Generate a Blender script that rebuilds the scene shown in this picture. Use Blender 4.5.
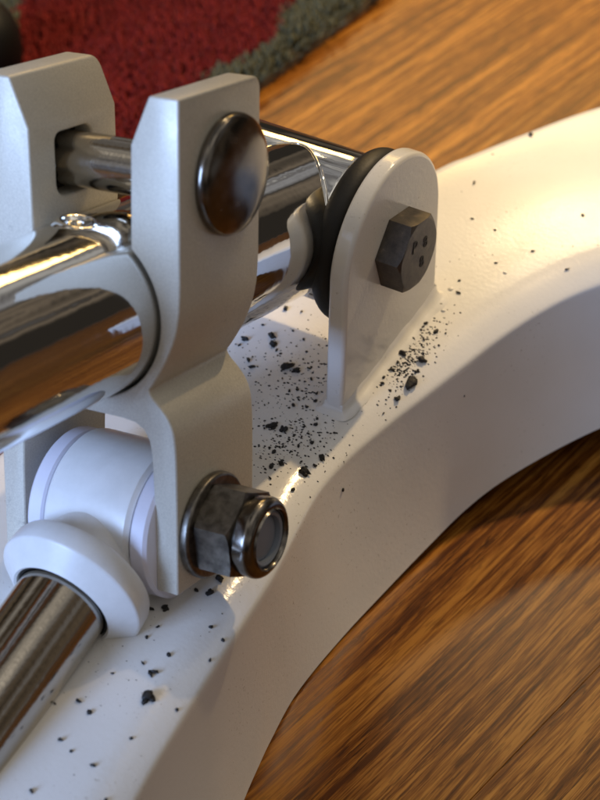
import bpy, bmesh, math, random
from mathutils import Vector, Matrix
from mathutils.bvhtree import BVHTree
random.seed(7)
for o in list(bpy.data.objects): bpy.data.objects.remove(o)
S = bpy.context.scene
COL = S.collection
MM = 0.001
# All positions below are millimetres; origin of the machine frame = pivot bolt axis on the tab's outer face.
# X along the pivot axis, Y away from the viewer, Z up.  ZO lifts the frame so that the floor lies at Z = 0.
H_TOP = 30.82          # pivot axis above the top of the white frame
H_FR = 40.0            # height of the white frame
ZO = H_TOP + H_FR
def W(p): return Vector((p[0]*MM, p[1]*MM, (p[2]+ZO)*MM))
rad = math.radians

# ------------------------------------------------------------------ camera
PITCH, YAW = rad(39.70), rad(31.28)
FPX, DIST, OX, OY = 1853.1, 376.61, 394.7, 245.7
r_ = Vector((math.cos(YAW), math.sin(YAW), 0))
fh = Vector((-math.sin(YAW), math.cos(YAW), 0))
F_ = fh*math.cos(PITCH) - Vector((0, 0, 1))*math.sin(PITCH)
U_ = r_.cross(F_)
cpos = -(r_*((OX-300)/FPX*DIST) + U_*(-(OY-400)/FPX*DIST) + F_*DIST)
cd = bpy.data.cameras.new('camera'); cam = bpy.data.objects.new('camera', cd); COL.objects.link(cam)
m = Matrix.Identity(4)
for i in range(3):
    m[i][0], m[i][1], m[i][2] = r_[i], U_[i], -F_[i]
m.translation = W(cpos)
cam.matrix_world = m
cd.sensor_fit = 'VERTICAL'; cd.sensor_height = 24.0; cd.lens = 24.0*FPX/800.0
cd.clip_start = 0.01; cd.clip_end = 50
cd.dof.use_dof = True; cd.dof.focus_distance = 0.362; cd.dof.aperture_fstop = 16
S.camera = cam

# ------------------------------------------------------------------ light
S.view_settings.view_transform = 'Standard'
try: S.view_settings.look = 'None'
except Exception: pass
S.view_settings.exposure = 0.0; S.view_settings.gamma = 1.0; S.view_settings.use_curve_mapping = False
wd = bpy.data.worlds.new('World'); S.world = wd; wd.use_nodes = True
wn = wd.node_tree.nodes; wl = wd.node_tree.links
bg = wn['Background']
tc = wn.new('ShaderNodeTexCoord'); sx = wn.new('ShaderNodeSeparateXYZ'); rp = wn.new('ShaderNodeValToRGB')
nz = wn.new('ShaderNodeTexNoise'); nz.noise_dimensions = '4D'; nz.inputs['W'].default_value = 3.7; nz.inputs['Scale'].default_value = 2.6; nz.inputs['Detail'].default_value = 2.0; nz.inputs['Roughness'].default_value = .45
wl.new(tc.outputs['Generated'], nz.inputs['Vector']); wl.new(tc.outputs['Generated'], sx.inputs[0])
ad = wn.new('ShaderNodeMath'); ad.operation = 'MULTIPLY_ADD'; wl.new(nz.outputs[0], ad.inputs[0]); ad.inputs[1].default_value = 1.9
ad2 = wn.new('ShaderNodeMath'); ad2.operation = 'MULTIPLY_ADD'; wl.new(sx.outputs['Z'], ad2.inputs[0]); ad2.inputs[1].default_value = .42; ad2.inputs[2].default_value = -.62
wl.new(ad2.outputs[0], ad.inputs[2]); wl.new(ad.outputs[0], rp.inputs[0])
e = rp.color_ramp.elements           # unseen room as noise, dark and pale bands added to streak the chrome
e[0].position = 0.28; e[0].color = (.03, .025, .02, 1)
e[1].position = 0.92; e[1].color = (.95, .89, .80, 1)
for p_, c_ in ((.38, (.20, .155, .11)), (.44, (.05, .042, .035)), (.53, (.32, .31, .31)), (.60, (.14, .13, .125)), (.68, (.48, .46, .43)), (.75, (.30, .28, .26))):
    n = e.new(p_); n.color = (*c_, 1)
wl.new(rp.outputs[0], bg.inputs[0]); bg.inputs[1].default_value = 0.86

def aim(o, target):
    d = Vector(target) - o.location
    o.rotation_euler = d.to_track_quat('-Z', 'Y').to_euler()
# warm room lamp, behind and above
def lampdir(az_r, el):           # az_r: degrees to the right of straight ahead
    h = fh*math.cos(rad(az_r)) + r_*math.sin(rad(az_r))
    return h*math.cos(rad(el)) + Vector((0, 0, 1))*math.sin(rad(el))
ld = bpy.data.lights.new('room_lamp', 'SPOT'); ld.energy = 47.0; ld.color = (1.0, .72, .38); ld.shadow_soft_size = .014
ld.spot_size = rad(31); ld.spot_blend = 1.0
lo = bpy.data.objects.new('room_lamp', ld); COL.objects.link(lo)
lo.location = W((0, 0, -20)) + lampdir(38, 49)*1.0
aim(lo, W((-75, 160, -60)))
# lit window blind beyond the machine: a low wide warm source whose reflection lies on the white paint
la = bpy.data.lights.new('far_lamp', 'AREA'); la.shape = 'RECTANGLE'; la.size = .14; la.size_y = .06; la.energy = 2.4; la.color = (1.0, .76, .42)
lb = bpy.data.objects.new('far_lamp', la); COL.objects.link(lb)
lb.location = W((5, 45, -30)) + lampdir(9.0, 44.6)*1.8
aim(lb, W((0, 40, -30)))
# wide warm area light added to lay glare on the far floor
lg = bpy.data.lights.new('added_glare_light', 'AREA'); lg.shape = 'RECTANGLE'; lg.size = .70; lg.size_y = .36; lg.energy = 5.5; lg.color = (1.0, .62, .20)
lh = bpy.data.objects.new('added_glare_light', lg); COL.objects.link(lh)
lh.location = W((5, 45, -30)) + lampdir(7, 29)*2.0
aim(lh, W((0, 40, -30)))
# daylight window, front left
lw = bpy.data.lights.new('window_light', 'AREA'); lw.shape = 'RECTANGLE'; lw.size = .5; lw.size_y = .6; lw.energy = 22.0; lw.color = (.38, .57, 1.0)
lx = bpy.data.objects.new('window_light', lw); COL.objects.link(lx)
lx.location = W((0, -60, 0)) + (-fh*.72 - r_*.78 + Vector((0, 0, .42))).normalized()*1.3
aim(lx, W((0, -60, 0)))

# ------------------------------------------------------------------ materials
def mat(name, base=(.5, .5, .5), rough=.5, metal=0.0, coat=0.0, spec=.5):
    mt = bpy.data.materials.new(name); mt.use_nodes = True
    b = mt.node_tree.nodes['Principled BSDF']
    b.inputs['Base Color'].default_value = (*base, 1); b.inputs['Roughness'].default_value = rough
    b.inputs['Metallic'].default_value = metal; b.inputs['Coat Weight'].default_value = coat
    b.inputs['Specular IOR Level'].default_value = spec
    return mt, mt.node_tree.nodes, mt.node_tree.links, b
def noise(N, L, scale, detail=3, rough=.55, vec=None, dist=0.0):
    t = N.new('ShaderNodeTexNoise'); t.inputs['Scale'].default_value = scale
    t.inputs['Detail'].default_value = detail; t.inputs['Roughness'].default_value = rough; t.inputs['Distortion'].default_value = dist
    if vec is None:
        c = N.new('ShaderNodeTexCoord'); vec = c.outputs['Object']
    L.new(vec, t.inputs['Vector']); return t
def ramp(N, L, src, stops):
    r = N.new('ShaderNodeValToRGB'); L.new(src, r.inputs[0]); el = r.color_ramp.elements
    el[0].position, el[0].color = stops[0][0], (*stops[0][1], 1)
    el[1].position, el[1].color = stops[-1][0], (*stops[-1][1], 1)
    for p, c in stops[1:-1]:
        x = el.new(p); x.color = (*c, 1)
    return r
def g3(v): return (v, v, v)
def bump(N, L, b, src, strength, dist):
    bp = N.new('ShaderNodeBump'); bp.inputs['Strength'].default_value = strength; bp.inputs['Distance'].default_value = dist
    L.new(src, bp.inputs['Height']); L.new(bp.outputs[0], b.inputs['Normal']); return bp
def math_(N, L, op, a, b=None, c=None):
    x = N.new('ShaderNodeMath'); x.operation = op
    for i, q in enumerate((a, b, c)):
        if q is None: continue
        if isinstance(q, (int, float)): x.inputs[i].default_value = q
        else: L.new(q, x.inputs[i])
    return x.outputs[0]

# white gloss paint with orange peel and fine nibs
m_paint, N, L, b = mat('white_gloss_paint', (.78, .765, .73), .2, spec=.5)
t1 = noise(N, L, 1000, 2); t2 = noise(N, L, 3800, 1)
a = math_(N, L, 'MULTIPLY_ADD', t2.outputs[0], .22, t1.outputs[0])
bump(N, L, b, a, .09, .0004)
t3 = noise(N, L, 60, 4); rr = ramp(N, L, t3.outputs[0], [(.2, g3(.15)), (.8, g3(.20))]); L.new(rr.outputs[0], b.inputs['Roughness'])
t4 = noise(N, L, 35, 5); rc = ramp(N, L, t4.outputs[0], [(.3, (.74, .725, .69)), (.65, (.80, .785, .755))])
t5 = noise(N, L, 1500, 2); t6 = noise(N, L, 45, 3)                 # pin-prick grime, in patches
mk = math_(N, L, 'MULTIPLY', ramp(N, L, t5.outputs[0], [(.66, g3(0)), (.72, g3(1))]).outputs[0], ramp(N, L, t6.outputs[0], [(.48, g3(0)), (.62, g3(.6))]).outputs[0])
mx = N.new('ShaderNodeMix'); mx.data_type = 'RGBA'; L.new(mk, mx.inputs[0]); L.new(rc.outputs[0], mx.inputs[6]); mx.inputs[7].default_value = (.30, .26, .21, 1); L.new(mx.outputs[2], b.inputs['Base Color'])
# silver metallic paint
m_silver, N, L, b = mat('silver_paint', (.56, .54, .48), .40, .18)
t1 = noise(N, L, 3000, 2); rc = ramp(N, L, t1.outputs[0], [(.3, (.54, .51, .43)), (.7, (.66, .625, .53))]); L.new(rc.outputs[0], b.inputs['Base Color'])
t2 = noise(N, L, 130, 5); rr = ramp(N, L, t2.outputs[0], [(.3, g3(.36)), (.7, g3(.50))]); L.new(rr.outputs[0], b.inputs['Roughness'])
bump(N, L, b, t1.outputs[0], .12, .0003)
t5 = noise(N, L, 55, 6, .7); t6 = noise(N, L, 700, 3, .6)          # sparse rub marks and specks
mk = math_(N, L, 'MULTIPLY', ramp(N, L, t5.outputs[0], [(.60, g3(0)), (.72, g3(1))]).outputs[0], ramp(N, L, t6.outputs[0], [(.52, g3(0)), (.64, g3(.75))]).outputs[0])
mx = N.new('ShaderNodeMix'); mx.data_type = 'RGBA'; L.new(mk, mx.inputs[0]); L.new(rc.outputs[0], mx.inputs[6]); mx.inputs[7].default_value = (.20, .18, .15, 1); L.new(mx.outputs[2], b.inputs['Base Color'])
# chrome
m_chrome, N, L, b = mat('chrome_plate', (.74, .735, .72), .045, 1.0)
t1 = noise(N, L, 90, 4); rr = ramp(N, L, t1.outputs[0], [(.35, g3(.03)), (.75, g3(.10))]); L.new(rr.outputs[0], b.inputs['Roughness'])
bump(N, L, b, noise(N, L, 85, 3).outputs[0], .09, .001)
# darker plated steel
m_steel, N, L, b = mat('dark_plated_steel', (.23, .21, .19), .2, 1.0)
t1 = noise(N, L, 260, 4); rr = ramp(N, L, t1.outputs[0], [(.3, g3(.13)), (.75, g3(.30))]); L.new(rr.outputs[0], b.inputs['Roughness'])
rc = ramp(N, L, t1.outputs[0], [(.3, (.12, .108, .095)), (.7, (.21, .19, .165))]); L.new(rc.outputs[0], b.inputs['Base Color'])
m_rod, N, L, b = mat('polished_rod_steel', (.46, .42, .36), .13, 1.0)
t1 = noise(N, L, 900, 2); bump(N, L, b, t1.outputs[0], .08, .0003)
# black oxide bolt, worn
m_oxide, N, L, b = mat('black_oxide_steel', (.05, .045, .04), .42, .7)
t1 = noise(N, L, 420, 5, .7); rc = ramp(N, L, t1.outputs[0], [(.35, (.06, .054, .048)), (.62, (.11, .094, .077)), (.8, (.27, .225, .165))]); L.new(rc.outputs[0], b.inputs['Base Color'])
bump(N, L, b, t1.outputs[0], .12, .0003)
m_washer, N, L, b = mat('dull_plated_steel', (.20, .185, .16), .36, 1.0)
t1 = noise(N, L, 500, 4); rc = ramp(N, L, t1.outputs[0], [(.35, (.11, .10, .085)), (.7, (.25, .23, .20))]); L.new(rc.outputs[0], b.inputs['Base Color'])
m_bush, N, L, b = mat('blue_lit_bush_plastic', (.74, .73, .82), .35)  # lavender cast of the bluish light put into the plastic's colour
m_rubber, N, L, b = mat('black_rubber', (.010, .0095, .009), .5, spec=.35)
bump(N, L, b, noise(N, L, 900, 3).outputs[0], .15, .0004)
m_plastic, N, L, b = mat('white_plastic', (.80, .80, .79), .32)
bump(N, L, b, noise(N, L, 300, 2).outputs[0], .04, .0004)
rc = ramp(N, L, noise(N, L, 110, 5, .7).outputs[0], [(.3, (.73, .73, .715)), (.6, (.82, .82, .81))]); L.new(rc.outputs[0], b.inputs['Base Color'])
m_nylon, N, L, b = mat('grey_nylon', (.22, .25, .30), .4)
m_dark, N, L, b = mat('stamp_black', (.022, .020, .018), .7)
m_blackplastic, N, L, b = mat('black_plastic', (.003, .003, .003), .5, spec=.2)
m_crumb, N, L, b = mat('black_crumb', (.016, .0145, .013), .6)
bump(N, L, b, noise(N, L, 2500, 2).outputs[0], .5, .0004)

# varnished oak; board runs along local X
m_oak, N, L, b = mat('varnished_oak', (.4, .2, .07), .27, 0, coat=0, spec=.16)
c = N.new('ShaderNodeTexCoord'); oi = N.new('ShaderNodeObjectInfo')
off = N.new('ShaderNodeVectorMath'); off.operation = 'MULTIPLY_ADD'
cmb = N.new('ShaderNodeCombineXYZ'); L.new(oi.outputs['Random'], cmb.inputs[0]); L.new(oi.outputs['Random'], cmb.inputs[1])
L.new(cmb.outputs[0], off.inputs[0]); off.inputs[1].default_value = (3.1, 1.7, 0); L.new(c.outputs['Object'], off.inputs[2])
V = off.outputs[0]
def scaled(v):
    mp = N.new('ShaderNodeMapping'); mp.inputs['Scale'].default_value = v; L.new(V, mp.inputs[0]); return mp.outputs[0]
sp = N.new('ShaderNodeSeparateXYZ'); L.new(V, sp.inputs[0])
wob = noise(N, L, 1, 2, .5, scaled((7, 24, 1)))
cv3 = N.new('ShaderNodeCombineXYZ'); L.new(sp.outputs['X'], cv3.inputs[0]); L.new(math_(N, L, 'MULTIPLY_ADD', wob.outputs[0], .007, sp.outputs['Y']), cv3.inputs[1])
def scaled2(v):
    mp = N.new('ShaderNodeMapping'); mp.inputs['Scale'].default_value = v; L.new(cv3.outputs[0], mp.inputs[0]); return mp.outputs[0]
na = noise(N, L, 1, 3, .55, scaled2((6, 260, 1)))
nb = noise(N, L, 1, 3, .6, scaled2((28, 800, 1)))
fib = noise(N, L, 1, 3, .65, scaled2((90, 2400, 1)))
band = ramp(N, L, na.outputs[0], [(.44, g3(0)), (.60, g3(1))]).outputs[0]
f1 = math_(N, L, 'MULTIPLY_ADD', na.outputs[0], .36, math_(N, L, 'MULTIPLY_ADD', nb.outputs[0], .36, math_(N, L, 'MULTIPLY', fib.outputs[0], .28)))
rc = ramp(N, L, f1, [(.42, (.38, .162, .026)), (.475, (.25, .092, .0130)), (.52, (.135, .042, .0052)), (.575, (.075, .021, .003))])
por = noise(N, L, 1, 2, .5, scaled2((150, 1900, 1)))
pm = math_(N, L, 'MULTIPLY', ramp(N, L, por.outputs[0], [(.56, g3(0)), (.61, g3(1))]).outputs[0], math_(N, L, 'MULTIPLY_ADD', band, .55, .35))
mx = N.new('ShaderNodeMix'); mx.data_type = 'RGBA'; L.new(pm, mx.inputs[0]); L.new(rc.outputs[0], mx.inputs[6]); mx.inputs[7].default_value = (.045, .013, .002, 1)
hv = N.new('ShaderNodeHueSaturation'); L.new(mx.outputs[2], hv.inputs['Color']); L.new(math_(N, L, 'MULTIPLY_ADD', oi.outputs['Random'], .3, .8), hv.inputs['Value'])
L.new(hv.outputs[0], b.inputs['Base Color'])
bump(N, L, b, math_(N, L, 'MULTIPLY', f1, -.4), .10, .0002)
b.inputs['Coat Roughness'].default_value = .22

def yarn(name, c0, c1):
    mt, N, L, b = mat(name, c0, .95, spec=.15)
    t = noise(N, L, 140, 4, .7); rc = ramp(N, L, t.outputs[0], [(.3, c0), (.72, c1)]); L.new(rc.outputs[0], b.inputs['Base Color'])
    b.inputs['Sheen Weight'].default_value = .05
    return mt
m_red = yarn('red_wool', (.105, .005, .004), (.20, .014, .010))
m_green = yarn('grey_green_wool', (.065, .065, .035), (.13, .125, .072))
m_back = yarn('rug_backing', (.08, .06, .04), (.12, .09, .06))

# ------------------------------------------------------------------ mesh helpers
def finish(name, bm, mt, parent=None, smooth=True, loc=None, bevel=None, angle=35, label=None):
    bmesh.ops.recalc_face_normals(bm, faces=bm.faces)
    me = bpy.data.meshes.new(name); bm.to_mesh(me); bm.free()
    me.materials.append(mt)
    o = bpy.data.objects.new(name, me); COL.objects.link(o)
    if parent: o.parent = parent
    if loc is not None: o.location = loc
    if smooth:
        me.polygons.foreach_set('use_smooth', [True]*len(me.polygons))
        try: me.set_sharp_from_angle(angle=rad(angle))
        except Exception: pass
    if bevel:
        bv = o.modifiers.new('bevel', 'BEVEL'); bv.width = bevel*MM; bv.segments = 3; bv.limit_method = 'ANGLE'; bv.angle_limit = rad(32)
        bv.harden_normals = True
    if label: o['label'] = label
    return o
def basis(ax):
    ax = Vector(ax).normalized()
    t = Vector((0, 0, 1)) if abs(ax.z) < .9 else Vector((1, 0, 0))
    e1 = t.cross(ax).normalized(); e2 = ax.cross(e1)
    return ax, e1, e2
def lathe(bm, prof, origin, axis, seg=64, e1=None, closed=False):
    """prof: (distance along axis, radius) in mm; radius 0 at an end closes to a point."""
    ax, a1, a2 = basis(axis)
    if e1 is not None:
        a1 = Vector(e1).normalized(); a2 = ax.cross(a1)
    O = Vector(origin); rings = []
    for s, r in prof:
        if r < 1e-6: rings.append([bm.verts.new(W(O+ax*s))])
        else: rings.append([bm.verts.new(W(O+ax*s+(a1*math.cos(2*math.pi*k/seg)+a2*math.sin(2*math.pi*k/seg))*r)) for k in range(seg)])
    pairs = list(zip(rings[:-1], rings[1:]))
    if closed: pairs.append((rings[-1], rings[0]))
    for A, B in pairs:
        for k in range(seg):
            k2 = (k+1) % seg
            if len(A) == 1 and len(B) == 1: continue
            if len(A) == 1: bm.faces.new((A[0], B[k], B[k2]))
            elif len(B) == 1: bm.faces.new((A[k], A[k2], B[0]))
            else: bm.faces.new((A[k], A[k2], B[k2], B[k]))
def rounded(s0, s1, r, f, n=5, r_in=0.0):
    """solid disc / ring profile from s0 to s1 with edge radius f"""
    p = [(s0, r_in)]
    for i in range(n+1):
        t = math.pi/2*i/n; p.append((s0+f-f*math.cos(t), r-f+f*math.sin(t)))
    for i in range(n+1):
        t = math.pi/2*i/n; p.append((s1-f+f*math.sin(t), r-f+f*math.cos(t)))
    p.append((s1, r_in)); return p
def catmull(P, n=8):
    P = [Vector(p) for p in P]; out = []
    for i in range(len(P)-1):
        p0 = P[i-1] if i else P[0]*2-P[1]; p1, p2 = P[i], P[i+1]; p3 = P[i+2] if i+2 < len(P) else P[-1]*2-P[-2]
        for k in range(n):
            t = k/n
            out.append(.5*((2*p1)+(p2-p0)*t+(2*p0-5*p1+4*p2-p3)*t*t+(3*p1-p0-3*p2+p3)*t**3))
    out.append(P[-1]); return out
def sweep(bm, pts, rads, seg=12):
    """tube through points (mm) with a radius at each, ends capped"""
    pts = [Vector(p) for p in pts]; rings = []
    up = None
    for i, p in enumerate(pts):
        d = (pts[min(i+1, len(pts)-1)]-pts[max(i-1, 0)]).normalized()
        if up is None: up = basis(d)[1]
        up = (up-d*up.dot(d)).normalized(); s = d.cross(up)
        rings.append([bm.verts.new(W(p+(up*math.cos(2*math.pi*k/seg)+s*math.sin(2*math.pi*k/seg))*rads[i])) for k in range(seg)])
    for A, B in zip(rings[:-1], rings[1:]):
        for k in range(seg): bm.faces.new((A[k], A[(k+1) % seg], B[(k+1) % seg], B[k]))
    bm.faces.new(rings[0]); bm.faces.new(rings[-1])

# ------------------------------------------------------------------ floor
GR = rad(81.0)                                   # direction of the boards
gdir = Vector((math.cos(GR), math.sin(GR), 0)); gn = Vector((math.sin(GR), -math.cos(GR), 0))
floor_bm = bmesh.new(); bmesh.ops.create_grid(floor_bm, x_segments=1, y_segments=1, size=1.6)
floor = finish('floor', floor_bm, m_back, smooth=False); floor.location = (0, 0, -.006); floor['kind'] = 'structure'
BW = 69.5
def board_mesh():
    bm = bmesh.new(); hw = (BW/2-.02)*MM; ch = .14*MM; hl = 1.5; t = .0065
    pr = [(-hw, -t), (-hw, -ch), (-hw+ch*.8, 0), (hw-ch*.8, 0), (hw, -ch), (hw, -t)]
    A = [bm.verts.new((-hl, y, z)) for y, z in pr]; B = [bm.verts.new((hl, y, z)) for y, z in pr]
    for k in range(len(pr)):
        k2 = (k+1) % len(pr); bm.faces.new((A[k], A[k2], B[k2], B[k]))
    bm.faces.new(A); bm.faces.new(B); return bm
proto = None
for k in range(-14, 15):
    nn = (64.8-BW/2)+k*BW
    if proto is None:
        o = proto = finish('floor_board', board_mesh(), m_oak, floor, smooth=False)
    else:
        o = proto.copy(); COL.objects.link(o); o.parent = floor
    # grid of floor sits 6 mm lower, boards come up to Z = 0
    o.location = (gn.x*nn*MM, gn.y*nn*MM, .006 + random.uniform(-.00015, .0001)); o.rotation_euler = (0, 0, GR)

# ------------------------------------------------------------------ rug
def cross2(ax_, ay_, bx_, by_): return ax_*by_-ay_*bx_
def side(p, q, x, y): return cross2(q[0]-p[0], q[1]-p[1], x-p[0], y-p[1])
rug = bpy.data.objects.new('rug', None); COL.objects.link(rug)
rug.location = (-.24, .18, 0); rug['category'] = 'rug'; rug['label'] = 'red pile rug with a grey green border lying on the oak floor behind the machine'
RUG_P = [(-124.5, 30), (-121.5, 141), (-119, 215), (-117, 420), (-520, 420), (-520, 30)]
bm = bmesh.new()
A = [bm.verts.new(Vector((x*MM, y*MM, .0004))-rug.location) for x, y in RUG_P]
B = [bm.verts.new(Vector((x*MM, y*MM, .0032))-rug.location) for x, y in RUG_P]
for k in range(len(A)):
    k2 = (k+1) % len(A); bm.faces.new((A[k], A[k2], B[k2], B[k]))
bm.faces.new(A); bm.faces.new(B)
finish('rug_backing', bm, m_back, rug, smooth=False)
def edge_x(y): return -124.5+(y-30)*.027
def in_red(x, y):
    wv = 2.2*math.sin(y*.11)+1.3*math.sin(y*.31+x*.2)
    right = x+wv < -129.5-(y-143)*.12 if y > 143 else x+wv < -131.5-(y-143)*.05
    left = side((-196, 117), (-221, 152), x, y) < 0       # right-hand side of the left stripe
    return right and left
def pile(name, mt, want):
    vs, fs = [], []
    step = 1.15
    yy = 34.0
    while yy < 300:
        xx = edge_x(yy)-.4
        while xx > -330:
            x = xx+random.uniform(-.8, .8); y = yy+random.uniform(-.8, .8)
            if in_red(x, y) == want:
                h = random.uniform(6.3, 7.8)*(1-.5*max(0, 1-(edge_x(y)-x)/4)); lx, ly = random.gauss(0, .9), random.gauss(0, .9)
                if edge_x(y)-x < 2.5: lx += 1.0
                R = random.uniform(.55, .82); a0 = random.random()*6.28; n0 = len(vs)
                for z, q, s in ((1.5, .8, 0), (h*.62, 1.0, .55), (h*.92, .62, 1)):
                    for k in range(4):
                        a = a0+k*math.pi/2+s*.7
                        vs.append(((x+lx*s+R*q*math.cos(a))*MM-rug.location.x, (y+ly*s+R*q*math.sin(a))*MM-rug.location.y, (z+1.5)*MM))
                vs.append(((x+lx*1.15)*MM-rug.location.x, (y+ly*1.15)*MM-rug.location.y, (h+1.5)*MM))
                for rg in (0, 4):
                    for k in range(4):
                        k2 = (k+1) % 4; fs.append((n0+rg+k, n0+rg+k2, n0+rg+4+k2, n0+rg+4+k))
                for k in range(4): fs.append((n0+8+k, n0+8+(k+1) % 4, n0+12))
            xx -= step
        yy += step
    me = bpy.data.meshes.new(name); me.from_pydata(vs, [], fs); me.materials.append(mt)
    me.polygons.foreach_set('use_smooth', [True]*len(me.polygons))
    o = bpy.data.objects.new(name, me); COL.objects.link(o); o.parent = rug; o['kind'] = 'stuff'; return o
pile('red_pile', m_red, True); pile('border_pile', m_green, False)

# black rounded foot standing on the rug at the corner of the picture
bm = bmesh.new()
lathe(bm, [(0, 0), (0, 13), (1, 14.5), (4, 15.5), (9, 15.6), (13, 15), (17, 13.2), (20, 10), (22, 6.5), (22.8, 0)], (-194.5, 93.8, -ZO+8.5), (0, 0, 1), 48)
o = finish('furniture_foot', bm, m_blackplastic); o['category'] = 'foot'; o['label'] = 'black rounded furniture foot standing on the rug, cut off by the picture corner'

# ------------------------------------------------------------------ machine
mach = bpy.data.objects.new('exercise_stepper', None); COL.objects.link(mach)
mach['category'] = 'exercise machine'
mach['label'] = 'white framed exercise stepper with chrome tubes, silver clamp bracket and dark bolts on oak'

# white frame: a closed section carried along inner / outer / lower edges
inner = [(34, -185, 0), (26, -153, 0), (18.5, -121.0, 0), (15.2, -101.0, 0), (13.2, -86.7, 0), (11.7, -74.2, 0), (10.1, -62.9, 0), (7.2, -48.9, 0), (5.6, -38.6, 0), (5.9, -27.2, 0), (8.2, -14.5, 0), (10.8, -4.2, 0), (13.5, 6.4, 0), (16.3, 17.2, 0), (19.7, 27.2, 0), (23.7, 36.3, 0), (28.5, 44.1, 0), (36, 54, 0), (50, 67, 0), (80, 82, 0), (150, 96, 0)]
lower = [(35, -150, 0), (27, -120, 0), (22.5, -103, 0), (18.3, -87.6, 0), (16.3, -79, 0), (15.1, -73.2, 0), (13.3, -62.5, 0), (12.9, -53, 0), (13.2, -42, 0), (13.8, -33, 0), (15.1, -20.2, 0), (16.6, -9, 0), (18.6, 3, 0), (21.8, 14.2, 0), (27.7, 27.8, 0), (34.4, 40.4, 0), (41, 50, 0), (52, 62, 0), (68, 75, 0), (96, 88, 0), (150, 97, 0)]
outer = [(-22, -190, 0), (-28, -160, 0), (-44, -128, 0), (-50, -104, 0), (-53, -90, 0), (-55, -78, 0), (-55, -66, 0), (-54, -52, 0), (-52, -40, 0), (-49, -28, 0), (-46, -12, 0), (-41, 4, 0), (-36, 22, 0), (-30, 42, 0), (-22.5, 64.2, 0), (-18.5, 71.9, 0), (-11.7, 85.1, 0), (0.1, 105.8, 0), (18, 128, 0), (52, 152, 0), (110, 170, 0)]
def lift(y):            # the frame arches off the floor towards the far end
    t = y+22.0
    return 14*math.tanh(max(.13*(t+math.sqrt(t*t+225))/2-.35, 0)/14)
I, Lw, O = catmull(inner, 6), catmull(lower, 6), catmull(outer, 6)
zt, zb = -H_TOP, -ZO
bm = bmesh.new(); rings = []
for i in range(len(I)):
    a, c_, o_ = I[i], Lw[i], O[i]
    d = (a-o_); wd_ = d.length; d.normalize()
    sec = []
    sec.append((o_-d*1.0, zb))
    sec.append((o_-d*1.0, zb+6)); sec.append((o_-d*.6, zt-9))
    for k in range(7):
        t = math.pi/2*k/6; sec.append((o_+d*(5*(1-math.cos(t))-.5), zt-5+5*math.sin(t)))
    # top: nearly flat, faint crown and a shallow trough before the inner lip
    for f, dz in ((.18, .25), (.32, .38), (.46, .42), (.58, .36), (.68, .20), (.74, .08), (.78, .02)):
        sec.append((o_+d*(wd_*f), zt+dz))
    # inner shoulder: a lit slope, then a tighter turn at the crease line a into the side face
    for q, hz in ((-8.6, -.02), (-7.0, -.14), (-5.4, -.45), (-3.9, -.95), (-2.4, -1.60), (-1.2, -2.25), (-.4, -2.7), (.0, -3.0), (.25, -3.35), (.38, -3.8), (.5, -4.7)):
        sec.append((a+d*q, zt+hz))
    e0, z0 = a+d*.5, zt-4.7
    for f in (.015, .06, .3, .5, .7, .9): sec.append((e0.lerp(c_, f)+d*(.35*math.sin(math.pi*f)*-1), z0+(zb+.0-z0)*f))
    sec.append((c_, zb+.6)); sec.append((c_-d*.6, zb))
    rings.append([bm.verts.new(W((p.x, p.y, z+lift(p.y)))) for p, z in sec])
for A, B in zip(rings[:-1], rings[1:]):
    for k in range(len(A)):
        k2 = (k+1) % len(A); bm.faces.new((A[k], A[k2], B[k2], B[k]))
bm.faces.new(rings[0]); bm.faces.new(rings[-1])
bmesh.ops.recalc_face_normals(bm, faces=bm.faces)
tree = BVHTree.FromBMesh(bm)
frame = finish('base_frame', bm, m_paint, mach, angle=50)

def top_at(x, y):
    h = tree.ray_cast(Vector((x*MM, y*MM, .2)), Vector((0, 0, -1)))
    return (h[0], h[1]) if h[0] is not None else (None, None)

# pivot tab: round-topped plate welded upright on the frame
RT, TT = 19.6, 4.2
bm = bmesh.new()
out = [(-RT-.8, -H_TOP-1), (-RT-.3, -12)]+[(RT*math.cos(t), RT*math.sin(t)) for t in [math.pi-math.pi*k/40 for k in range(41)]]+[(RT+.3, -12), (RT+.8, -H_TOP-1)]
A = [bm.verts.new(W((0, y, z))) for y, z in out]; B = [bm.verts.new(W((-TT, y, z))) for y, z in out]
for k in range(len(out)):
    k2 = (k+1) % len(out); bm.faces.new((A[k], A[k2], B[k2], B[k]))
bm.faces.new(A); bm.faces.new(B)
tab = finish('pivot_tab', bm, m_paint, frame, bevel=1.0)
# weld bead round the foot of the tab
bm = bmesh.new()
path = []                      # (x, y, outward normal)
for k in range(41): path.append((0, -RT-.6+k/40*(2*RT+1.2), 1, 0))
for k in range(1, 6): path.append((0, RT+.6, math.cos(rad(18*k)), math.sin(rad(18*k))))
path.append((-TT, RT+.6, 0, 1))
for k in range(1, 6): path.append((-TT, RT+.6, -math.sin(rad(18*k)), math.cos(rad(18*k))))
for k in range(1, 41): path.append((-TT, RT+.6-k/40*(2*RT+1.2), -1, 0))
for k in range(1, 6): path.append((-TT, -RT-.6, -math.cos(rad(18*k)), -math.sin(rad(18*k))))
path.append((0, -RT-.6, 0, -1))
for k in range(1, 5): path.append((0, -RT-.6, math.sin(rad(18*k)), -math.cos(rad(18*k))))
rings = []
for i, (x, y, nx, ny) in enumerate(path):
    g = (.62+.012*(y+20))*(1+.10*math.sin(i*.35)+.05*math.sin(i*1.01+1))
    rings.append([bm.verts.new(W((x+nx*q*g, y+ny*q*g, -H_TOP+lift(y)+hh*g))) for q, hh in ((-.3, 3.0), (.02, 2.7), (.22, 1.7), (.75, .9), (1.6, .45), (2.7, .1), (3.4, -.5))])
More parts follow.
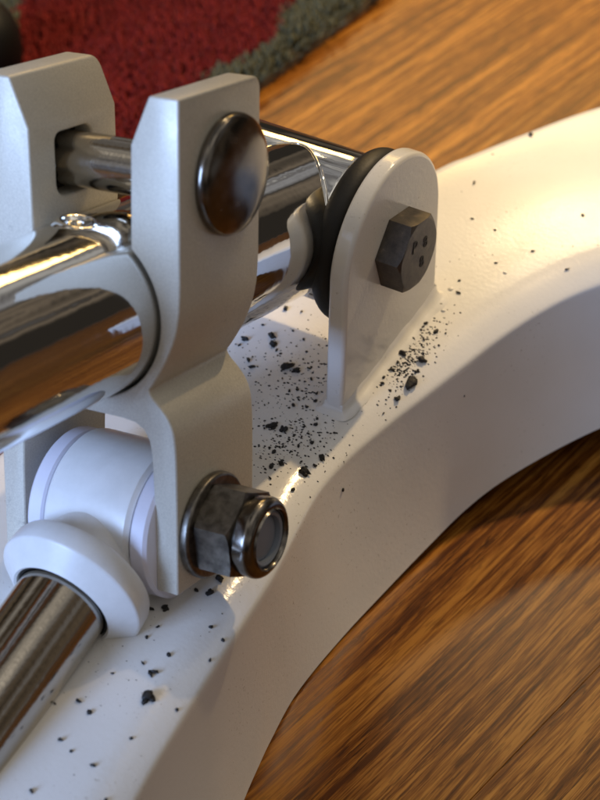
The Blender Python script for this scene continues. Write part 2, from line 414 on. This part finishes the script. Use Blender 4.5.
for A, B in zip(rings, rings[1:]+rings[:1]):
    for k in range(len(A)-1): bm.faces.new((A[k], A[k+1], B[k+1], B[k]))
finish('weld_bead', bm, m_paint, frame, angle=80)
def blob(bm, p, r, sq=(1, 1, .6)):
    q = bmesh.ops.create_icosphere(bm, subdivisions=2, radius=r*MM)['verts']
    for v in q:
        v.co = Vector((v.co.x*sq[0], v.co.y*sq[1], v.co.z*sq[2]))*random.uniform(.92, 1.08)+p
for (x, y), r in zip([(1.8, 23.8), (3.6, 17.0), (9.8, 34.3)], (.55, .45, .4)):
    q, nrm = top_at(x, y); bm = bmesh.new(); blob(bm, q, r, (1.2, 1, .8)); finish('weld_spatter', bm, m_paint, frame)

# pivot tube (hub), chrome, along X
RH = 16.0
bm = bmesh.new(); lathe(bm, [(-39.5, RH-2), (-39.5, RH), (-10.8, RH), (-10.0, RH-.4), (-10.0, RH-2)], (0, 0, 0), (1, 0, 0), 96)
hub = finish('pivot_tube', bm, m_chrome, mach)
# rubber bushing between tube and tab
bm = bmesh.new()
prof = [(-4.0, 4)]+[(-4.0-.2, 15.0)]
for k in range(17):
    t = math.pi*k/16; prof.append((-7.1+3.0*math.cos(t), 15.6+2.9*math.sin(t)))
prof += [(-10.2, 13.5), (-10.2, 4)]
lathe(bm, prof, (0, 0, 0), (1, 0, 0), 80); finish('rubber_bushing', bm, m_rubber, mach)
# hex pivot bolt
bm = bmesh.new()
hr, a0 = 8.5, rad(109.7-60)          # a side faces the viewer, turned a little
def hexring(x, r, ch=None):
    vs = []
    for k in range(6):
        for q in range(6):
            f = q/6; A_ = Vector((0, math.cos(a0+k*math.pi/3), math.sin(a0+k*math.pi/3)))*r; B_ = Vector((0, math.cos(a0+(k+1)*math.pi/3), math.sin(a0+(k+1)*math.pi/3)))*r
            p = A_.lerp(B_, f); vs.append((x, p))
    return vs
def hexhead(bm, x0, x1, r, ax_o=Vector((0, 0, 0)), ex=Vector((1, 0, 0)), ey=Vector((0, 1, 0)), ez=Vector((0, 0, 1)), ang=a0, chamf=True, back=False, cr=.93):
    """hexagonal prism with turned chamfer on the x1 end"""
    rings = []
    def ring(fn):
        vs = []
        for k in range(6):
            for q in range(8):
                f = q/8
                A_ = Vector((math.cos(ang+k*math.pi/3), math.sin(ang+k*math.pi/3))); B_ = Vector((math.cos(ang+(k+1)*math.pi/3), math.sin(ang+(k+1)*math.pi/3)))
                p = A_.lerp(B_, f)*r; x, p2 = fn(p)
                vs.append(bm.verts.new(W(ax_o+ex*x+ey*p2.x+ez*p2.y)))
        return vs
    rc = r*cr
    if back: rings.append(ring(lambda p: (x0, p*min(1, rc/p.length))))
    rings.append(ring(lambda p: (x0+(max(0, p.length-rc)*.6 if back else 0), p)))
    rings.append(ring(lambda p: (x1-max(0, p.length-rc)*.6-.02, p)))
    rings.append(ring(lambda p: (x1, p*min(1, (rc-.15)/p.length))))
    for A, B in zip(rings[:-1], rings[1:]):
        n_ = len(A)
        for k in range(n_): bm.faces.new((A[k], A[(k+1) % n_], B[(k+1) % n_], B[k]))
    bm.faces.new(rings[0]); bm.faces.new(rings[-1])
hexhead(bm, .05, 5.6, hr, cr=.90)
bolt = finish('pivot_bolt', bm, m_oxide, mach, angle=20)
def stamp(ch, y, z, size, rot):
    cu = bpy.data.curves.new('stamp', 'FONT'); cu.body = ch; cu.size = size*MM; cu.extrude = .06*MM; cu.align_x = 'CENTER'; cu.align_y = 'CENTER'; cu.offset = .03*MM
    tmp = bpy.data.objects.new('stamp_tmp', cu); COL.objects.link(tmp)
    dg = bpy.context.evaluated_depsgraph_get(); me = bpy.data.meshes.new_from_object(tmp.evaluated_get(dg)); bpy.data.objects.remove(tmp)
    me.materials.clear(); me.materials.append(m_dark); me.name = 'grade_mark'
    o = bpy.data.objects.new('grade_mark', me); COL.objects.link(o); o.parent = bolt
    M_ = Matrix.Identity(4)
    cy, cz = Vector((0, math.cos(rot), math.sin(rot))), Vector((0, -math.sin(rot), math.cos(rot)))
    for i in range(3): M_[i][0], M_[i][1], M_[i][2] = cy[i], cz[i], (1, 0, 0)[i]
    M_.translation = W((5.64, y, z)); o.matrix_local = M_
stamp('P', -2.0, 2.6, 3.8, rad(-10)); stamp('8', 2.6, 1.4, 3.6, rad(5)); stamp('8', 1.4, -2.8, 3.6, rad(5))

# pedal arm: chrome tube meeting the hub
TH, PHI = rad(16.57), rad(8.77)
v = Vector((0, math.cos(TH), -math.sin(TH))); w0 = Vector((0, math.sin(TH), math.cos(TH))); u0 = Vector((1, 0, 0))
u = u0*math.cos(PHI)+w0*math.sin(PHI); w = -u0*math.sin(PHI)+w0*math.cos(PHI)
XS, SS = -22.81, 75.82
C = Vector((XS, 0, 0))-v*SS
RA = 15.7
bm = bmesh.new(); seg = 96; A, B = [], []
for k in range(seg):
    t = 2*math.pi*k/seg; off_ = u0*math.cos(t)*RA+w0*math.sin(t)*RA
    s_end = SS-math.sqrt(max(RH**2-(RA*math.sin(t))**2, 0))
    A.append([bm.verts.new(W(C+v*s+off_)) for s in (-150, -60, 0, 30, s_end+.6)])
for k in range(seg):
    for j in range(4): bm.faces.new((A[k][j], A[(k+1) % seg][j], A[(k+1) % seg][j+1], A[k][j+1]))
arm = finish('pedal_arm', bm, m_chrome, mach)
bm = bmesh.new(); pp, rr2 = [], []
for k in range(97):
    t = 2*math.pi*k/96; sy = math.sqrt(max(RH**2-(RA*math.sin(t))**2, 0))
    off_ = u0*math.cos(t)*RA+w0*math.sin(t)*RA
    pp.append(C+v*(SS-sy-.4)+off_*1.0); rr2.append(.22+.02*math.sin(k*1.1)+0.25*math.exp(-(((k*3.75-50)/24)**2))*(1+.08*math.sin(k*.9)))
sweep(bm, pp, rr2, 14); finish('weld_seam', bm, m_chrome, arm, angle=80)
# sprung detent on top of the arm between the jaws
dc = C+v*-.4+w0*RA*.985+u0*-2.6; da = w0
bm = bmesh.new()
prof = [(-.7, 4.6), (-.1, 4.1), (.35, 3.4), (.45, 2.9), (.2, 2.4), (-.3, 2.0), (-.35, 1.7), (0, 1.3), (.3, .8), (.4, 0)]
lathe(bm, prof, dc, da, 40); finish('detent_button', bm, m_chrome, arm, angle=80)

# silver clamp bracket: one extruded profile
LB = 26.0
bore = 16.15
def arc(r, a, b, n): return [(r*math.cos(rad(a+(b-a)*k/n)), r*math.sin(rad(a+(b-a)*k/n))) for k in range(n+1)]
outr = [(20.3, 8), (20.2, 5), (19.9, 1.5), (19.1, -2.2), (17.7, -5.8), (16.0, -9.0), (14.5, -11.4), (13.8, -12.5), (14.4, -13.7), (16.0, -15.2), (17.8, -17.3), (18.9, -20.2), (19.3, -25), (19.4, -33)]
right = [(10.6, 30.6)]+[(10.4, 20)]+arc(bore, 50.5, -90, 40)
inn = [(0, -18.9), (8.0, -18.9), (10.6, -19.2), (12.4, -20.2), (13.5, -22.0), (14.0, -24.5), (14.4, -33), (14.8, -51)]
outs = [(p.x, p.y) for p in catmull([(*q, 0) for q in outr], 4)]
# full outline, counter-clockwise from the slot bottom on the right jaw
half_in = right                                    # slot wall + bore, top to bottom (right side)
half_out = [(14.4, 39.3), (20.3, 39.3)]+outs+[(19.4, -51)]
R_all = half_out+inn[::-1]                          # chamfer top -> outside down -> flange bottom -> inside up to centre
Lm = lambda P_: [(-x, y) for x, y in P_]
outline = R_all+Lm(inn[1:])+Lm(half_out)[::-1]+Lm(half_in)[:-1]+half_in[::-1]
bm = bmesh.new()
A = [bm.verts.new(W(C+u*x+w*y)) for x, y in outline]; B = [bm.verts.new(W(C+u*x+w*y+v*LB)) for x, y in outline]
for k in range(len(outline)):
    k2 = (k+1) % len(outline); bm.faces.new((A[k], A[k2], B[k2], B[k]))
bm.faces.new(A); bm.faces.new(B)
bmesh.ops.recalc_face_normals(bm, faces=bm.faces)
# round the far top corners of both jaws
ed = []
for e_ in bm.edges:
    c0, c1 = [(vv.co-W(C)) for vv in e_.verts]
    if all(abs(q.dot(v)-LB*MM) < 1e-6 and abs(q.dot(w)-39.3*MM) < 1e-6 for q in (c0, c1)): ed.append(e_)
bmesh.ops.bevel(bm, geom=ed, offset=2.2*MM, segments=5, affect='EDGES', profile=.5)
brk = finish('clamp_bracket', bm, m_silver, mach, angle=28)
# square hole of the carriage bolt in the far jaw and round hole in the near one
bm = bmesh.new()
cv, cw = 14.2, 22.6
A, B = [], []
slot = []
for (sx_, sy_), a_, rr_ in (((1, 1), 0, 2.2), ((-1, 1), 90, 1.6), ((-1, -1), 180, 2.6), ((1, -1), 270, 1.9)):
    for q in range(5):
        t = rad(a_+22.5*q); slot.append((sx_*(5.5-rr_)+rr_*math.cos(t), sy_*(5.8-rr_)+rr_*math.sin(t)))
for x, y in slot:
    A.append(bm.verts.new(W(C+u*(-30)+v*(cv-1.2+x)+w*(cw+y)))); B.append(bm.verts.new(W(C+u*0+v*(cv-1.2+x)+w*(cw+y))))
for k in range(len(slot)): bm.faces.new((A[k], A[(k+1) % len(slot)], B[(k+1) % len(slot)], B[k]))
bm.faces.new(A); bm.faces.new(B); bmesh.ops.recalc_face_normals(bm, faces=bm.faces)
cme = bpy.data.meshes.new('cut'); bm.to_mesh(cme); bm.free()
cut = bpy.data.objects.new('cut', cme); COL.objects.link(cut)
md = brk.modifiers.new('slot', 'BOOLEAN'); md.object = cut; md.operation = 'DIFFERENCE'; md.solver = 'EXACT'
bv = brk.modifiers.new('bevel', 'BEVEL'); bv.width = .55*MM; bv.segments = 3; bv.limit_method = 'ANGLE'; bv.angle_limit = rad(40)
dg = bpy.context.evaluated_depsgraph_get(); nm = bpy.data.meshes.new_from_object(brk.evaluated_get(dg))
brk.modifiers.clear(); brk.data = nm; nm.name = 'clamp_bracket'
bpy.data.objects.remove(cut)
nm.polygons.foreach_set('use_smooth', [True]*len(nm.polygons))
try: nm.set_sharp_from_angle(angle=rad(24))
except Exception: pass

# carriage bolt through the jaws
cb = C+v*15.2+w*23.9
bm = bmesh.new()
prof = [(.02, 0), (.02, 10.3), (.45, 10.7), (1.2, 10.7), (1.9, 10.4)]+[(1.9+2.5*math.cos(rad(a))-2.5*math.cos(rad(78)), 10.4*math.sin(rad(a))/math.sin(rad(78))) for a in range(74, 0, -6)]+[(1.9+2.5*(1-math.cos(rad(78))), 0)]
lathe(bm, prof, cb+u*20.3, u, 72)
cbo = finish('carriage_bolt', bm, m_steel, mach, angle=40)
bm = bmesh.new(); cs = C+v*cv+w*cw
lathe(bm, [(-31, 0), (-31, 5.0), (20.2, 5.0), (20.2, 0)], cs, u, 48); finish('bolt_shank', bm, m_rod, cbo)
bm = bmesh.new()
A, B = [], []
for x, y in ((-5.3, -5.5), (5.3, -5.5), (5.3, 5.5), (-5.3, 5.5)):
    A.append(bm.verts.new(W(C+u*(-20)+v*(cv-1.2+x)+w*(cw+y)))); B.append(bm.verts.new(W(C+u*(-14.2)+v*(cv-1.2+x)+w*(cw+y))))
for k in range(4): bm.faces.new((A[k], A[(k+1) % 4], B[(k+1) % 4], B[k]))
bm.faces.new(A); bm.faces.new(B); finish('hole_shade_block', bm, m_rubber, cbo, smooth=False)  # added black block: shade inside the hole put into its colour

# clevis bolt with washer and lock nut on the lower flange
cn = C+v*10.1+w*-40.4
bm = bmesh.new()
NA = rad(100)
hexhead(bm, 21.4, 28.7, 8.9, cn, u, v, w, NA, back=True, cr=.92)
nut = finish('lock_nut', bm, m_washer, mach, angle=25)
bm = bmesh.new()
p = [(28.4, 7.3)]+[(30.9+1.8*math.sin(rad(a)), 5.9+1.7*math.cos(rad(a))) for a in range(0, 91, 15)]+[(33.1, 5.7), (32.7, 5.35), (31.0, 5.25)]
lathe(bm, p, cn, u, 64); finish('nut_collar', bm, m_steel, nut, angle=50)
bm = bmesh.new(); lathe(bm, [(30.4, 5.3), (32.1, 5.25), (32.3, 4.9), (32.1, 4.4), (30.7, 4.3), (30.7, 0)], cn, u, 48); finish('nylon_insert', bm, m_nylon, nut)
bm = bmesh.new(); lathe(bm, [(30.2, 4.25)]+[(30.3+.12*k, 4.2 if k % 2 else 4.0) for k in range(8)]+[(31.4, 3.5), (31.5, 3.2), (31.5, 0)], cn, u, 48); finish('bolt_end', bm, m_nylon, nut, angle=25)
bm = bmesh.new(); lathe(bm, rounded(19.42, 21.45, 10.0, .7), cn, u, 64); finish('washer', bm, m_washer, mach)

# damper end: white eye, bushes, collar and polished rod
BETA = rad(26)
ce = C+v*10.1+w*-42.2+u*1.6
d = (-v*math.cos(BETA)-w*math.sin(BETA)).normalized()
RE = 14.2
bm = bmesh.new(); lathe(bm, [(-9.4, 6), (-9.4, RE-.9), (-8.6, RE-.1), (-8, RE), (8, RE), (8.6, RE-.1), (9.4, RE-.9), (9.4, 6)], ce, u, 80)
lathe(bm, [(2, 0), (2, 10.2), (16.5, 10.2), (16.5, 0)], ce, d, 48)
eye = finish('rod_end', bm, m_plastic, mach)
for sg in (-1, 1):
    bm = bmesh.new(); lathe(bm, [(9.6*sg, 5.5), (9.6*sg, RE-1.0), (10.0*sg, RE-.5), (12.6*sg, RE-.5), (13.2*sg, RE-1.1), (13.4*sg, 5.5)], ce, u, 72); finish('side_bush', bm, m_bush, eye)
bm = bmesh.new()
prof = [(14.6, 9.5), (15.0, 12.6), (15.7, 13.8), (16.6, 14.2), (20.0, 14.4), (20.35, 14.25), (20.6, 13.95), (23.7, 9.95), (23.4, 9.5), (22.4, 9.25), (18, 9.2)]
lathe(bm, prof, ce, d, 80); finish('collar', bm, m_plastic, eye, angle=30)
bm = bmesh.new(); lathe(bm, [(15, 0), (15, 8.75), (170, 8.75), (170, 0)], ce, d, 80); finish('damper_rod', bm, m_rod, mach)
bm = bmesh.new(); lathe(bm, [(22.0, 9.2), (22.9, 9.25), (23.1, 8.95), (22.9, 8.8), (22.0, 8.8)], ce, d, 64, closed=True); finish('black_gap_ring', bm, m_rubber, eye)  # black ring closing the gap between rod and collar

# ------------------------------------------------------------------ crumbs lying on the frame
CR_A = [(-27.0,1.3,0.66),(-23.4,2.2,0.33),(-21.9,-3.9,0.27),(-18.5,-5.1,0.33),(-19.1,-2.1,0.22),(-28.7,-5.3,0.38),(-29.7,-10.9,0.66),(-29.8,-13.0,0.38),(-25.3,-7.3,0.77),(-23.6,-9.5,0.71),(-21.9,-10.7,0.38),(-15.9,-8.1,0.33),(-25.4,-16.3,0.60),(-23.6,-17.7,0.60),(-16.9,-13.9,0.93),(-14.9,-14.1,0.71),(-25.4,-14.8,0.22),(-12.8,-12.2,0.38),(-10.8,-14.7,0.38),(-11.6,-18.9,0.44),(-13.0,-20.0,0.38),(-9.8,-21.3,0.38),(-10.0,-23.3,0.55),(-7.4,-22.3,0.44),(-7.6,-17.7,0.44),(-6.7,-19.8,0.49),(-15.2,-26.2,0.22),(-10.4,-30.8,0.77),(-7.6,-30.6,0.93),(-11.4,-32.3,0.33),(-3.1,-25.9,0.55),(-4.9,-27.8,0.27),(-2.9,-28.9,0.38),(-1.1,-30.8,0.49),(-2.8,-33.1,0.44),(-6.1,-37.3,0.60),(-7.5,-36.4,0.27),(2.5,-32.5,0.71),(2.3,-35.3,0.44),(-3.1,-39.3,0.66),(-4.2,-41.3,0.60),(-4.8,-42.4,0.38),(1.8,-38.1,0.93),(-2.7,-44.2,0.38),(2.4,-44.0,0.49),(6.8,-31.6,0.38),(5.5,-42.3,0.22),(0.7,-26.1,0.27),(-5.2,-31.1,0.27),(-3.7,-30.3,0.33),(-7.4,-40.1,0.22),(-30.7,-13.2,0.27),(-16.2,-17.6,0.27),(-14.1,-22.5,0.22)]
CR_B = [(-0.3,-84.4,0.70),(-2.3,-86.1,0.50),(1.3,-89.1,0.40),(1.0,-92.1,0.50),(6.8,-93.6,0.50),(4.0,-97.7,0.40),(6.9,-98.4,0.60),(6.7,-99.2,0.50),(-0.3,-110.9,0.50),(2.8,-111.9,0.60),(2.2,-119.4,0.60),(4.7,-130.8,0.60),(10.0,-121.0,0.50),(11.9,-112.4,0.40),(14.1,-101.9,0.40),(4.7,-77.0,0.70),(2.2,-77.7,0.50),(4.0,-72.9,0.70),(11.9,-83.8,0.40),(8.9,-83.3,0.40),(12.5,-89.1,0.40),(15.6,-125.1,0.40),(5.1,-120.4,0.40),(0.8,-102.5,0.30),(-3.5,-113.5,0.30)]
CR_C = [(-1.5,18.4,0.36),(-5.4,10.4,0.36),(0.1,11.6,0.48),(-0.2,9.4,0.40),(0.8,6.3,0.44),(3.9,10.4,0.56),(0.7,1.1,0.80),(5.3,1.6,0.96),(1.4,-4.0,0.52),(0.7,-6.9,0.36),(1.4,-8.4,0.44),(6.1,-5.0,1.20),(5.6,-1.5,0.40),(5.7,-9.5,0.72),(5.0,-14.4,0.32),(-2.1,27.0,0.40),(2.5,23.5,0.40),(6.0,11.1,0.36),(6.3,7.4,0.28),(2.8,7.0,0.40),(1.3,-1.7,0.40),(13.4,6.6,0.24),(0.2,-3.6,0.28)]
CR_D = [(-10.9,59.4,0.48),(1.3,46.0,0.37),(6.6,36.1,0.32),(21.2,42.3,0.43),(16.5,60.3,0.43),(12.1,43.7,0.37),(-5.1,47.2,0.32),(-12.5,72.1,0.21)]
def crumb_mesh(lumps=1):
    bm = bmesh.new()
    for q in range(lumps):
        vs = bmesh.ops.create_icosphere(bm, subdivisions=2 if lumps > 1 else 1, radius=.001)['verts']
        a = random.random()*6.28; o_ = Vector((math.cos(a), math.sin(a), 0))*(.00085 if q else 0)
        el = random.uniform(.6, 1.0); ph = [random.random()*6.28 for _ in range(3)]; sc = random.uniform(.45, .8) if q else 1
        for vv in vs:
            c0 = vv.co; nn = 1+.22*math.sin(c0.x*3100+ph[0])+.2*math.sin(c0.y*3700+ph[1])+.16*math.sin(c0.z*4300+ph[2])+random.uniform(-.1, .1)
            vv.co = Vector((c0.x*nn, c0.y*el*nn, c0.z*.65*nn+.0005))*sc+o_
    me = bpy.data.meshes.new('crumb'); bmesh.ops.recalc_face_normals(bm, faces=bm.faces); bm.to_mesh(me); bm.free(); me.materials.append(m_crumb)
    me.polygons.foreach_set('use_smooth', [True]*len(me.polygons)); return me
small = [crumb_mesh(1) for _ in range(6)]; big = [crumb_mesh(3) for _ in range(5)]
def crumb(x, y, r, label, group=None):
    q, nrm = top_at(x, y)
    if q is None: return
    o = bpy.data.objects.new('crumb', random.choice(big if r > .62 else small)); COL.objects.link(o)
    o.location = q; q9 = r*1.0; o.scale = (q9*random.uniform(.8, 1.3), q9*random.uniform(.7, 1), q9)
    o.rotation_euler = (nrm.to_track_quat('Z', 'Y').to_matrix() @ Matrix.Rotation(random.random()*6.28, 3, 'Z')).to_euler()
    o['label'] = label; o['category'] = 'crumb'
    if group: o['group'] = group
for x, y, r in CR_A: crumb(x, y, r, 'black rubber crumb on the white frame between silver bracket and white tab', 'crumbs between bracket and tab')
for x, y, r in CR_B: crumb(x, y, r, 'black rubber crumb on the white frame below the lock nut and white collar', 'crumbs below the lock nut')
for x, y, r in CR_C: crumb(max(x, .8)+1.4, y, r, 'black rubber crumb on the white frame below the hex bolt head', 'crumbs below the hex bolt')
for x, y, r in CR_D: crumb(x, y, r, 'tiny dark crumb on the cream lit far stretch of the frame', 'crumbs on the far stretch of the frame')
crumb(9.1, -103.9, 1.2, 'largest black crumb, a clump alone below the white collar')
crumb(-8.0, 83.6, .75, 'lone dark round crumb near the far edge of the white frame')
# finer dust of the same rubber, too small to count
vs, fs = [], []
def dust(cx, cy, sx_, sy_, n_, r0, r1):
    for _ in range(n_):
        x, y = random.gauss(cx, sx_), random.gauss(cy, sy_)
        if -5.4 < x < 1.6 and -22 < y < 22: continue
        q, nrm = top_at(x, y)
        if q is None or q.z < (H_FR-5)*MM: continue
        r = random.uniform(r0, r1)*MM; n0 = len(vs); a = random.random()*6.28; el = random.uniform(.4, 1)
        for k in range(5):
            t = a+k*1.2566; l = r*random.uniform(.7, 1.2); vs.append((q.x+l*math.cos(t), q.y+l*el*math.sin(t), q.z))
        vs.append((q.x, q.y, q.z+r*.7))
        for k in range(5): fs.append((n0+k, n0+(k+1) % 5, n0+5))
dust(-17, -12, 9, 9, 260, .08, .30); dust(-12, -15, 5, 7, 130, .1, .40); dust(-5, -33, 4.5, 5.5, 320, .08, .40); dust(4.6, 2, 1.6, 7.5, 240, .08, .36); dust(4.8, 0, 1.7, 4, 120, .12, .45); dust(3, -95, 8, 16, 70, .06, .2); dust(8, 48, 12, 18, 40, .05, .17)
me = bpy.data.meshes.new('rubber_dust'); me.from_pydata(vs, [], fs); me.materials.append(m_crumb)
o = bpy.data.objects.new('rubber_dust', me); COL.objects.link(o); o['kind'] = 'stuff'; o['category'] = 'dust'; o['label'] = 'fine black rubber dust scattered over the white painted frame'
